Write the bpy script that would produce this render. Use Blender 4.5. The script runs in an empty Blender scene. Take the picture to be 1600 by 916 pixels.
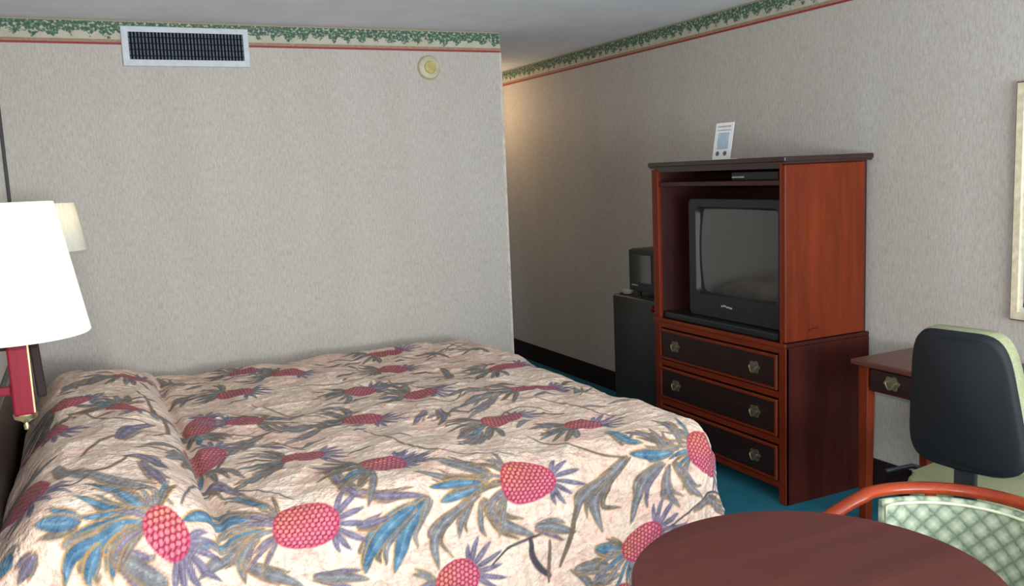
import bpy, bmesh, math, random
import numpy as np
from mathutils import Vector, Matrix
C = bpy.context.scene.collection
PI = math.pi
random.seed(4)
# ------------------------------------------------------------------ room (metres)
H = 2.44; W = 3.357; D = 5.033; XC = 2.428; XL = -0.33; YN = -1.6; YF = 8.2
# ------------------------------------------------------------------ helpers
def lin(c):
    return tuple((v/255/12.92 if v/255 <= .04045 else ((v/255+.055)/1.055)**2.4) for v in c)
def L4(c): return (*lin(c), 1)
def mesh_obj(name, bm, mat=None, parent=None, smooth=False, angle=None):
    me = bpy.data.meshes.new(name)
    bmesh.ops.recalc_face_normals(bm, faces=bm.faces)
    bm.to_mesh(me); bm.free()
    o = bpy.data.objects.new(name, me); C.objects.link(o)
    if mat: me.materials.append(mat)
    if parent is not None: o.parent = parent
    if smooth:
        me.polygons.foreach_set('use_smooth', [True]*len(me.polygons))
        if angle: me.set_sharp_from_angle(angle=math.radians(angle))
    return o
def thing(name, label, cat, loc=(0, 0, 0), rz=0, group=None):
    o = bpy.data.objects.new(name, None); C.objects.link(o)
    o.location = loc; o.rotation_euler = (0, 0, rz); o.empty_display_size = .1
    return tag(o, label, cat, group)
def tag(o, label, cat, group=None):
    o['label'] = label; o['category'] = cat
    if group: o['group'] = group
    return o
def struct(name, bm, m, **k):
    o = mesh_obj(name, bm, m, **k); o['kind'] = 'structure'; return o
def box(bm, x0, x1, y0, y1, z0, z1, bev=0, seg=2, M=None):
    r = bmesh.ops.create_cube(bm, size=1)
    vs = r['verts']
    for v in vs:
        v.co = Vector(((x0+x1)/2+v.co.x*(x1-x0), (y0+y1)/2+v.co.y*(y1-y0), (z0+z1)/2+v.co.z*(z1-z0)))
    if bev:
        es = list({e for v in vs for e in v.link_edges})
        rr = bmesh.ops.bevel(bm, geom=es, offset=bev, segments=seg, profile=.5, affect='EDGES', clamp_overlap=True)
        vs = [v for v in rr['verts']]
        vs = list({v for f in rr['faces'] for v in f.verts} | set(vs))
    if M is not None: bmesh.ops.transform(bm, matrix=M, verts=vs)
    return vs
def BX(*a, **k):
    bm = bmesh.new(); box(bm, *a, **k); return bm
def lathe(bm, prof, n=32, M=None, cap=True):
    """prof: list of (r,z)"""
    rings = []
    for r, z in prof:
        if r < 1e-5: rings.append([bm.verts.new((0, 0, z))])
        else: rings.append([bm.verts.new((r*math.cos(2*PI*i/n), r*math.sin(2*PI*i/n), z)) for i in range(n)])
    for a, b in zip(rings, rings[1:]):
        if len(a) == 1 and len(b) == 1: continue
        for i in range(n):
            j = (i+1) % n
            if len(a) == 1: bm.faces.new((a[0], b[i], b[j]))
            elif len(b) == 1: bm.faces.new((a[i], a[j], b[0]))
            else: bm.faces.new((a[i], a[j], b[j], b[i]))
    if cap:
        for r in (rings[0], rings[-1]):
            if len(r) > 1: bm.faces.new(r)
    vs = [v for r in rings for v in r]
    if M is not None: bmesh.ops.transform(bm, matrix=M, verts=vs)
    return vs
def tube(bm, pts, rad, n=10, flat=1.0, up=(0, 0, 1), closed=False, cap=True):
    """sweep an ellipse (rad sideways, rad*flat along up) along pts"""
    pts = [Vector(p) for p in pts]; N = len(pts); rings = []
    for i, p in enumerate(pts):
        if closed: t = pts[(i+1) % N]-pts[i-1]
        else: t = pts[min(i+1, N-1)]-pts[max(i-1, 0)]
        t.normalize(); u = Vector(up)
        s = t.cross(u)
        if s.length < 1e-3: s = t.cross(Vector((1, 0, 0)))
        s.normalize(); w = s.cross(t)
        r = rad[i] if hasattr(rad, '__len__') else rad
        rings.append([bm.verts.new(p+s*(r*math.cos(2*PI*k/n))+w*(r*flat*math.sin(2*PI*k/n))) for k in range(n)])
    for i in range(N if closed else N-1):
        a = rings[i]; b = rings[(i+1) % N]
        for k in range(n):
            bm.faces.new((a[k], a[(k+1) % n], b[(k+1) % n], b[k]))
    if cap and not closed:
        bm.faces.new(rings[0]); bm.faces.new(rings[-1])
def prism(bm, outline, axis, a0, a1, bev=0):
    """outline 2D polygon extruded along axis (0,1,2) from a0 to a1"""
    def P(u, v, w):
        return {0: (w, u, v), 1: (u, w, v), 2: (u, v, w)}[axis]
    A = [bm.verts.new(P(u, v, a0)) for u, v in outline]; B = [bm.verts.new(P(u, v, a1)) for u, v in outline]
    f1 = bm.faces.new(A); f2 = bm.faces.new(B); n = len(A)
    for i in range(n): bm.faces.new((A[i], A[(i+1) % n], B[(i+1) % n], B[i]))
    if bev:
        es = list(f1.edges)+list(f2.edges)
        bmesh.ops.bevel(bm, geom=es, offset=bev, segments=3, profile=.5, affect='EDGES', clamp_overlap=True)
def ringframe(bm, axis, u0, u1, v0, v1, du0, du1, dv0, dv1, a0, a1, ch=.003):
    """rectangular frame: outer rectangle, four bar widths, depth a0..a1 along axis; edges slightly chamfered"""
    def P(u, v, w): return {0: (w, u, v), 1: (u, w, v), 2: (u, v, w)}[axis]
    def rect(k, inner):
        if inner: a, b, c, d = u0+du0-k, u1-du1+k, v0+dv0-k, v1-dv1+k
        else: a, b, c, d = u0+k, u1-k, v0+k, v1-k
        return [(a, c), (b, c), (b, d), (a, d)]
    sg = 1 if a1 > a0 else -1
    loops = [(rect(0, 0), a0), (rect(0, 0), a1-sg*ch), (rect(ch, 0), a1), (rect(-ch, 1), a1), (rect(0, 1), a1-sg*ch), (rect(0, 1), a0)]
    rs = [[bm.verts.new(P(u, v, w_)) for u, v in r] for r, w_ in loops]
    for a, b in zip(rs, rs[1:]+rs[:1]):
        for i in range(4): bm.faces.new((a[i], a[(i+1) % 4], b[(i+1) % 4], b[i]))
def rrect(u0, u1, v0, v1, r, n=6):
    out = []
    for cu, cv, a in ((u1-r, v1-r, 0), (u0+r, v1-r, 90), (u0+r, v0+r, 180), (u1-r, v0+r, 270)):
        for k in range(n+1):
            t = math.radians(a+90*k/n); out.append((cu+r*math.cos(t), cv+r*math.sin(t)))
    return out
# ------------------------------------------------------------------ materials
class NT:
    def __init__(s, name):
        s.m = bpy.data.materials.new(name); s.m.use_nodes = True; s.t = s.m.node_tree
        s.b = s.t.nodes['Principled BSDF']
    def n(s, typ, **k):
        o = s.t.nodes.new(typ)
        for a, v in k.items():
            if a in o.inputs: o.inputs[a].default_value = v
            else: setattr(o, a, v)
        return o
    def l(s, a, b): s.t.links.new(a, b)
    def coord(s, scale=(1, 1, 1), kind='Object'):
        tc = s.n('ShaderNodeTexCoord'); mp = s.n('ShaderNodeMapping'); mp.inputs['Scale'].default_value = scale
        s.l(tc.outputs[kind], mp.inputs['Vector']); return mp.outputs['Vector']
    def noise(s, vec, scale, detail=3, rough=.5):
        n = s.n('ShaderNodeTexNoise'); n.inputs['Scale'].default_value = scale; n.inputs['Detail'].default_value = detail; n.inputs['Roughness'].default_value = rough
        s.l(vec, n.inputs['Vector']); return n.outputs['Fac']
    def ramp(s, fac, stops, interp='LINEAR'):
        r = s.n('ShaderNodeValToRGB'); r.color_ramp.interpolation = interp
        e = r.color_ramp.elements
        while len(e) < len(stops): e.new(.5)
        for q, (p, c) in zip(e, stops): q.position = p; q.color = L4(c) if len(c) == 3 else c
        s.l(fac, r.inputs['Fac']); return r.outputs['Color']
    def math(s, op, a, b=None, c=None, clamp=False):
        m = s.n('ShaderNodeMath', operation=op, use_clamp=clamp)
        for i, v in enumerate((a, b, c)):
            if v is None: continue
            if isinstance(v, (int, float)): m.inputs[i].default_value = v
            else: s.l(v, m.inputs[i])
        return m.outputs[0]
    def mix(s, fac, a, b, blend='MIX'):
        m = s.n('ShaderNodeMix', data_type='RGBA', blend_type=blend)
        for i, v in ((0, fac), (6, a), (7, b)):
            if isinstance(v, tuple): m.inputs[i].default_value = L4(v) if len(v) == 3 else v
            elif isinstance(v, (int, float)): m.inputs[i].default_value = v
            else: s.l(v, m.inputs[i])
        return m.outputs[2]
    def bump(s, h, strength=.3, dist=.002):
        b = s.n('ShaderNodeBump'); b.inputs['Strength'].default_value = strength; b.inputs['Distance'].default_value = dist
        s.l(h, b.inputs['Height']); s.l(b.outputs[0], s.b.inputs['Normal'])
    def fin(s, col=None, rough=.5, metal=0, coat=0, spec=None):
        if col is not None:
            if isinstance(col, tuple): s.b.inputs['Base Color'].default_value = L4(col)
            else: s.l(col, s.b.inputs['Base Color'])
        s.b.inputs['Roughness'].default_value = rough; s.b.inputs['Metallic'].default_value = metal
        s.b.inputs['Coat Weight'].default_value = coat; s.b.inputs['Coat Roughness'].default_value = .12
        if spec is not None: s.b.inputs['Specular IOR Level'].default_value = spec
        return s.m
def plain(name, c, rough=.5, metal=0, coat=0, var=.08, spec=None, scale=30):
    s = NT(name); v = s.coord(); f = s.noise(v, scale, 3)
    a = tuple(max(0, x*(1-var)) for x in c); b = tuple(min(255, x*(1+var)) for x in c)
    return s.fin(s.ramp(f, [(.3, a), (.7, b)]), rough, metal, coat, spec)
def wood(name, c1, c2, axis=2, rough=.3, coat=.3, sc=14, spec=.5, bump=.1):
    s = NT(name); k = [1, 1, 1]; k[axis] = .07
    v = s.coord(tuple(k)); n1 = s.noise(v, sc, 5, .6); n2 = s.noise(v, sc*7, 3, .6)
    f = s.math('ADD', s.math('MULTIPLY', n1, .65), s.math('MULTIPLY', n2, .35))
    col = s.ramp(f, [(.38, c1), (.62, c2)])
    s.bump(n2, bump, .0006)
    return s.fin(col, rough, 0, coat, spec)
def wallpaper():
    s = NT('vinyl_wallpaper')
    g = s.n('ShaderNodeNewGeometry')
    mp = s.n('ShaderNodeMapping'); mp.inputs['Scale'].default_value = (1, 1, .22); s.l(g.outputs['Position'], mp.inputs['Vector'])
    fib = s.noise(mp.outputs[0], 120, 4, .6); fib2 = s.noise(mp.outputs[0], 300, 2, .6)
    big = s.noise(mp.outputs[0], 5, 2)
    f = s.math('ADD', s.math('MULTIPLY', fib, .6), s.math('MULTIPLY', fib2, .4))
    c = s.ramp(f, [(.34, (167, 160, 151)), (.50, (185, 179, 170)), (.66, (198, 193, 185))])
    c2 = s.mix(s.ramp(big, [(.35, (0, 0, 0)), (.65, (255, 255, 255))]), c, (210, 202, 194), 'MULTIPLY')
    c3 = s.mix(.12, c, c2)
    s.bump(f, .16, .001)
    return s.fin(c3, .62, spec=.3)
def ceiling_mat():
    s = NT('stippled_ceiling_plaster'); v = s.coord()
    n = s.noise(v, 60, 4, .7); n2 = s.noise(v, 4, 2)
    c = s.ramp(n2, [(.3, (222, 226, 232)), (.7, (232, 235, 240))])
    s.bump(n, .6, .006)
    return s.fin(c, .9, spec=.2)
def border_mat(ax):
    """wallpaper border: red line below, tan band, pale ground with clumps of green leaves, thin tan line on top.
       ax = horizontal world axis of the wall"""
    s = NT('leaf_border_paper'); g = s.n('ShaderNodeNewGeometry'); sp = s.n('ShaderNodeSeparateXYZ'); s.l(g.outputs['Position'], sp.inputs[0])
    x = sp.outputs[ax]; z = s.math('DIVIDE', s.math('SUBTRACT', sp.outputs[2], H-.122), .122)   # 0..1
    cb = s.n('ShaderNodeCombineXYZ'); s.l(x, cb.inputs[0]); s.l(sp.outputs[2], cb.inputs[1])
    n1 = s.noise(cb.outputs[0], 42, 4, .7); n2 = s.noise(cb.outputs[0], 70, 2, .5); n3 = s.noise(cb.outputs[0], 12, 2)
    wav = s.math('MULTIPLY', s.math('SINE', s.math('MULTIPLY', x, 2*PI/.083)), .11)
    wav2 = s.math('MULTIPLY', s.math('SINE', s.math('MULTIPLY', x, 2*PI/.31)), .05)
    low = s.math('ADD', s.math('ADD', .44, wav), wav2)          # lower edge of the foliage
    h = s.math('SUBTRACT', z, low); h = s.math('ADD', h, s.math('MULTIPLY', s.math('SUBTRACT', n1, .5), .9))
    fol = s.math('MULTIPLY', s.math('GREATER_THAN', h, 0.0), s.math('LESS_THAN', z, .93))
    fol = s.math('MULTIPLY', fol, s.ramp(n2, [(.34, (60, 60, 60)), (.46, (255, 255, 255))]))
    green = s.ramp(n2, [(.35, (112, 134, 114)), (.5, (76, 106, 86)), (.68, (54, 80, 68))])
    ground = s.ramp(n3, [(.35, (176, 172, 152)), (.6, (186, 182, 164))])
    c = s.mix(fol, ground, green)
    tan = s.ramp(n1, [(.3, (138, 110, 86)), (.7, (166, 142, 118))])
    c = s.mix(s.math('LESS_THAN', z, .21), c, tan)
    c = s.mix(s.math('LESS_THAN', z, .085), c, (146, 52, 56))
    c = s.mix(s.math('GREATER_THAN', z, .935), c, (156, 140, 116))
    return s.fin(c, .6, spec=.3)
def carpet_mat():
    s = NT('teal_carpet_pile'); v = s.coord(); n = s.noise(v, 420, 3, .7); n2 = s.noise(v, 9, 3)
    c = s.mix(.3, s.ramp(n, [(.3, (26, 92, 112)), (.7, (58, 134, 152))]), s.ramp(n2, [(.3, (28, 94, 114)), (.7, (56, 126, 144))]))
    s.bump(n, .8, .004)
    return s.fin(c, .95, spec=.1)
def chair_fabric():
    """pale green upholstery with a net of dark green scales and a small tuft in each"""
    s = NT('pale_green_scale_fabric'); tc = s.n('ShaderNodeTexCoord'); sp = s.n('ShaderNodeSeparateXYZ'); s.l(tc.outputs['UV'], sp.inputs[0])
    u, v = sp.outputs[0], sp.outputs[1]
    n = s.noise(tc.outputs['UV'], 90, 3, .7)
    jit = s.math('MULTIPLY', s.math('SUBTRACT', n, .5), .22)
    pu = s.math('DIVIDE', u, .062); pv = s.math('DIVIDE', v, .056)
    a = s.math('ADD', s.math('ADD', pu, pv), jit); b = s.math('ADD', s.math('SUBTRACT', pu, pv), jit)
    fa = s.math('ABSOLUTE', s.math('SUBTRACT', s.math('FRACT', a), .5)); fb = s.math('ABSOLUTE', s.math('SUBTRACT', s.math('FRACT', b), .5))
    edge = s.math('MAXIMUM', fa, fb)       # .5 at the net lines
    line = s.ramp(edge, [(.38, (0, 0, 0)), (.47, (200, 200, 200))])
    core = s.math('ADD', fa, fb)
    c = s.ramp(core, [(.0, (200, 206, 184)), (.25, (170, 182, 156)), (.55, (136, 152, 128)), (.9, (116, 134, 114))])
    c = s.mix(line, c, (70, 92, 76))
    c = s.mix(s.math('MULTIPLY', s.math('SUBTRACT', n, .3), .5, clamp=True), c, (220, 222, 200))
    s.bump(n, .4, .001)
    return s.fin(c, .85, spec=.2)
def shade_mat():
    s = NT('pleated_lampshade_fabric'); v = s.coord((1, 1, .05)); n = s.noise(v, 120, 2)
    c = s.ramp(n, [(.3, (238, 238, 228)), (.7, (250, 250, 242))])
    s.fin(c, .8, spec=.2)
    tr = s.n('ShaderNodeBsdfTranslucent'); s.l(c, tr.inputs['Color'])
    mx = s.n('ShaderNodeMixShader'); mx.inputs[0].default_value = .45
    s.l(s.b.outputs[0], mx.inputs[1]); s.l(tr.outputs[0], mx.inputs[2]); s.l(mx.outputs[0], s.t.nodes['Material Output'].inputs['Surface'])
    return s.m
def emit(name, c, st):
    s = NT(name); s.fin(c, .5); s.b.inputs['Emission Color'].default_value = L4(c); s.b.inputs['Emission Strength'].default_value = st; return s.m
M_wall = wallpaper(); M_ceil = ceiling_mat(); M_floor = carpet_mat()
M_base = plain('dark_brown_carpet_base', (36, 24, 26), .7, spec=.2)
M_bead = plain('pale_corner_bead', (196, 188, 176), .5)
M_dark = plain('dark_bronze_strip', (26, 24, 22), .5)
M_cherry = wood('cherry_door_veneer', (90, 31, 9), (114, 42, 12), 2, .45, .0, spec=.25)
M_chest = wood('dark_cherry_side', (48, 14, 9), (68, 21, 12), 2, .5, .0, spec=.25)
M_stile = wood('cherry_stile', (92, 27, 8), (116, 38, 11), 2, .45, .0, spec=.25)
M_railw = wood('cherry_rail', (100, 33, 9), (128, 46, 12), 1, .45, .0, spec=.3)
M_drawer = wood('dark_drawer_veneer', (28, 12, 10), (42, 17, 13), 1, .45, .04)
M_cap = wood('dark_cap_veneer', (34, 16, 14), (50, 24, 19), 1, .35, .3)
M_in = wood('dark_interior_veneer', (44, 16, 12), (62, 22, 16), 2, .5, .0)
M_table = wood('mahogany_table_laminate', (72, 31, 25), (87, 40, 32), 0, .55, .0, sc=9, spec=.35)
M_rail = wood('orange_cherry_bentwood', (120, 38, 10), (144, 52, 15), 0, .32, .1, spec=.35)
M_desk = wood('cherry_desk_veneer', (78, 42, 33), (98, 54, 42), 1, .4, .1)
M_deskleg = wood('cherry_desk_leg', (92, 30, 12), (116, 44, 17), 2, .45, .0, spec=.25)
M_lampw = wood('red_lacquered_wood', (80, 8, 20), (96, 11, 27), 2, .5, .0, spec=.15)
M_lampd = wood('dark_lacquered_wood', (24, 10, 9), (34, 13, 12), 2, .7, .0, spec=.2)
M_brass = plain('aged_brass', (168, 150, 112), .35, 1)
M_brassd = plain('antique_pewter_brass', (140, 134, 108), .42, .8)
M_black = plain('black_moulded_plastic', (24, 26, 28), .42, spec=.5, var=.15)
M_tv = plain('charcoal_tv_plastic', (27, 31, 33), .5, spec=.5)
M_shell = plain('dark_textured_plastic_shell', (17, 20, 24), .65, spec=.3, scale=300, var=.2)
M_fridge = plain('dark_grey_enamel', (42, 42, 40), .42, spec=.5)
M_silver = plain('silver_plastic', (190, 190, 190), .35, .4)
M_cushion = plain('pale_olive_upholstery', (138, 140, 108), .9, scale=200, spec=.2)
M_white = plain('white_enamel', (192, 200, 204), .5, var=.03)
M_paper = plain('white_card', (226, 226, 224), .6, var=.02)
M_yellow = plain('yellowed_plastic', (188, 180, 150), .5, var=.05)
M_yellowd = plain('darker_yellowed_plastic', (178, 164, 98), .5)
M_vent = plain('blue_grey_vent_metal', (84, 92, 106), .5, spec=.3)
M_ventd = plain('dark_duct_metal', (18, 22, 30), .8, spec=.1)
M_cream = plain('pale_frame_wood', (212, 200, 170), .5)
M_shade = shade_mat()
s = NT('dark_picture_tube_glass'); s.fin((46, 50, 49), .10, coat=1.0); M_glass = s.m
s = NT('clear_window_glass'); s.b.inputs['Transmission Weight'].default_value = 1; s.fin((255, 255, 255), 0); s.b.inputs['IOR'].default_value = 1.45; M_pane = s.m
M_bulb = emit('frosted_bulb', (255, 226, 180), 12)
M_scale = chair_fabric()
# ------------------------------------------------------------------ setting
struct('floor', BX(XL-.1, W+.1, YN-.1, YF+.1, -.08, 0), M_floor)
struct('ceiling', BX(XL-.1, W+.1, YN-.1, YF+.1, H, H+.08), M_ceil)
struct('wall_left', BX(XL-.1, XL, YN-.1, D+.0, 0, H), M_wall)
struct('wall_right', BX(W, W+.1, YN-.1, YF+.1, 0, H), M_wall)
struct('wall_back', BX(XL-.1, XC, D, D+1.9, 0, H, bev=.004), M_wall)
struct('wall_end', BX(XL-.1, W, YF, YF+.1, 0, H), M_wall)
wx0, wx1, wz0, wz1 = .35, 2.95, .72, 2.2
bm = bmesh.new()
box(bm, XL, wx0, YN-.1, YN, 0, H); box(bm, wx1, W, YN-.1, YN, 0, H); box(bm, wx0, wx1, YN-.1, YN, 0, wz0); box(bm, wx0, wx1, YN-.1, YN, wz1, H)
struct('wall_front', bm, M_wall)
bm = bmesh.new()
ringframe(bm, 1, wx0, wx1, wz0, wz1, .05, .05, .05, .05, YN-.09, YN-.03)
box(bm, 1.625, 1.675, YN-.085, YN-.035, wz0+.05, wz1-.05)
win = struct('window_1', bm, M_white)
pn = mesh_obj('window_sill', BX(wx0-.04, wx1+.04, YN-.05, YN+.09, wz0-.03, wz0, bev=.006), M_white, win)
struct('baseboard_right', BX(W-.014, W, YN, YF, 0, .142, bev=.003), M_base)
struct('baseboard_back', BX(XL, XC+.0, D-.014, D, 0, .142, bev=.003), M_base)
struct('baseboard_left', BX(XL, XL+.014, YN, D-.02, 0, .142, bev=.003), M_base)
struct('trim_1', BX(XL, XC-.004, D-.0025, D+.001, H-.122, H-.001), border_mat(0))
struct('trim_2', BX(W-.0025, W+.001, YN, YF, H-.122, H-.001), border_mat(1))
struct('trim_3', BX(XC-.016, XC+.002, D-.003, D+.02, .142, H-.122, bev=.001), M_bead)
struct('trim_4', BX(-.296, -.281, D-.012, D-.001, .142, 2.16, bev=.002), M_dark)
# ------------------------------------------------------------------ air vent on the back wall
vt = thing('air_vent', 'white framed wall air vent with dark louvres overlapping the leaf border', 'air vent', (.605, D, 2.311))
bm = bmesh.new(); w, h = .316, .100
ringframe(bm, 1, -w, w, -h, h, .030, .026, .030, .026, -.0029, -.014)
mesh_obj('vent_frame', bm, M_white, vt)
mesh_obj('vent_backing', BX(-w+.01, w-.01, -.004, -.0028, -h+.01, h-.01), M_ventd, vt)
bm = bmesh.new()
for k in range(34):
    x = -w+.037+k*(2*w-.07)/33
    box(bm, x-.0034, x+.0034, -.010, -.0045, -h+.031, h-.027)
mesh_obj('louvres', bm, M_vent, vt)
bm = bmesh.new()
for k in range(4):
    z = -h+.052+k*.031; box(bm, -w+.031, w-.027, -.013, -.0095, z-.002, z+.002)
mesh_obj('cross_blades', bm, M_ventd, vt)
# smoke alarm
sa = thing('smoke_alarm', 'round yellowed smoke alarm high on the back wall below the border', 'smoke alarm', (1.95, D, 2.222))
Mx = Matrix.Rotation(PI/2, 4, 'X')
bm = bmesh.new(); lathe(bm, [(.0, 0.001), (.068, .001), (.070, .008), (.064, .022), (.052, .028), (.0, .030)], 40, Mx); mesh_obj('base_ring', bm, M_yellow, sa, True, 35)
bm = bmesh.new(); lathe(bm, [(.036, .0305), (.034, .036), (.0, .042)], 32, Mx); mesh_obj('sensor_cap', bm, M_yellowd, sa, True, 35)
# ------------------------------------------------------------------ bed
bed = thing('bed', 'large bed with dark headboard against the left wall, covered by the pineapple spread', 'bed', (0, 0, 0))
mesh_obj('box_spring', BX(-.20, 1.88, 2.74, 4.66, .20, .36, bev=.03, seg=3), plain('grey_ticking', (150, 146, 138), .9), bed)
mesh_obj('mattress', BX(-.20, 1.90, 2.72, 4.68, .365, .555, bev=.05, seg=4), plain('white_ticking', (210, 206, 198), .9), bed)
bm = bmesh.new()
for x in (-.12, 1.78):
    for y in (2.85, 3.7, 4.55): box(bm, x-.03, x+.03, y-.03, y+.03, 0, .16)
box(bm, -.2, 1.86, 2.78, 4.62, .14, .195, bev=.01)
mesh_obj('bed_frame', bm, M_dark, bed)
mesh_obj('headboard', BX(XL+.002, XL+.028, 2.50, 4.92, .30, .86, bev=.006), M_cap, bed)
BX0=-.28; BX1=1.95; BY0=2.66; BY1=4.74; RC=.12; ZT=.630
def sm(a,b,x):
    t=np.clip((x-a)/(b-a),0,1); return t*t*(3-2*t)
def bed_surface(s,t,DM=.60):
    """cloth coordinates (metres along / across the bed) -> point on the draped spread"""
    vx=np.maximum(0,s-BX1); vy=np.where(t<BY0,t-BY0,np.maximum(0,t-BY1))
    d=np.hypot(vx,vy)+1e-9; k=np.minimum(1,DM/d); vx=vx*k; vy=vy*k; d=np.minimum(d,DM)
    nx,ny=vx/(d+1e-9),vy/(d+1e-9)
    La=RC*np.pi/2; a=np.minimum(d,La)/RC
    hx=RC*np.sin(a); hz=RC*(1-np.cos(a))*.92; rest=np.maximum(0,d-La)
    fold=sm(.05,.5,rest)
    cor=np.minimum(np.abs(nx),np.abs(ny))*1.41
    rip=np.sin(s*17+1.3*np.sin(t*3))*.014*np.abs(ny)+np.sin(t*15+1)*.014*np.abs(nx)+cor*.07*np.cos(6*(np.arctan2(np.abs(nx),np.abs(ny))-.785))
    hx=hx+rest*.07+fold*rip
    hz=hz+rest*.99
    x=np.minimum(s,BX1)+nx*hx; y=np.clip(t,BY0,BY1)+ny*hx
    # gentle crown, pillows under the spread, tuck line
    z=ZT+.012*np.sin(s*5+.4)*np.sin(t*4)+.006*np.sin(s*13+t*9)+.004*np.sin(s*23-t*17)
    u=np.clip((s-BX0)/(.27-BX0),0,1)
    prof=np.where(s<.27,(1-np.abs(2*u-1)**2.4)**.6,0)
    ty=(t-2.46)/(4.76-2.46); py=np.clip(1-np.abs(2*ty-1)**7,0,1)**.6
    dip=1-.18*np.exp(-((t-3.64)/.10)**2)
    z=z+.145*prof*py*dip-.07*(1-sm(-.28,-.13,s))
    z=z-.02*np.exp(-((s-.285)/.018)**2)*py
    z=z-hz
    x=x-.028*(1-sm(2.7,4.3,t))*(1-sm(-.28,-.05,s))
    return x,y,z

BIG = [(0.094, 2.583, 0.186, 2.499, 0.1), (0.428, 2.562, 0.62, 2.52, 0.15), (1.166, 2.544, 1.358, 2.508, 0.155), (1.91, 2.526, 2.132, 2.466, 0.15), (1.604, 2.178, 1.772, 2.256, 0.12), (0.914, 2.214, 1.052, 2.28, 0.13)]
SMALL = [(-0.214, 3.571, -0.124, 3.371, 0.125), (-0.251, 2.963, -0.165, 2.761, 0.125), (0.324, 3.544, 0.396, 3.752, 0.125), (0.597, 3.6, 0.457, 3.654, 0.125), (0.282, 3.098, 0.372, 3.298, 0.125), (0.556, 3.059, 0.702, 3.025, 0.125), (0.506, 4.2, 0.644, 4.11, 0.125), (0.896, 3.48, 1.028, 3.372, 0.125), (1.01, 3.882, 1.16, 3.888, 0.125), (0.102, 4.245, 0.22, 4.431, 0.125), (0.062, 3.69, 0.146, 3.516, 0.125), (0.755, 2.798, 0.905, 2.788, 0.125), (-0.165, 3.79, -0.017, 3.812, 0.125), (0.632, 4.662, 0.746, 4.56, 0.125), (0.794, 4.458, 0.938, 4.344, 0.125), (1.743, 3.867, 1.951, 3.939, 0.125), (1.64, 3.45, 1.856, 3.426, 0.125), (1.227, 3.681, 1.351, 3.597, 0.125), (1.328, 3.042, 1.502, 3.09, 0.125), (1.577, 2.844, 1.727, 2.838, 0.125), (1.286, 4.26, 1.442, 4.242, 0.125), (1.358, 4.626, 1.568, 4.686, 0.125), (0.768, 2.765, 0.916, 2.791, 0.125)]
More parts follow.
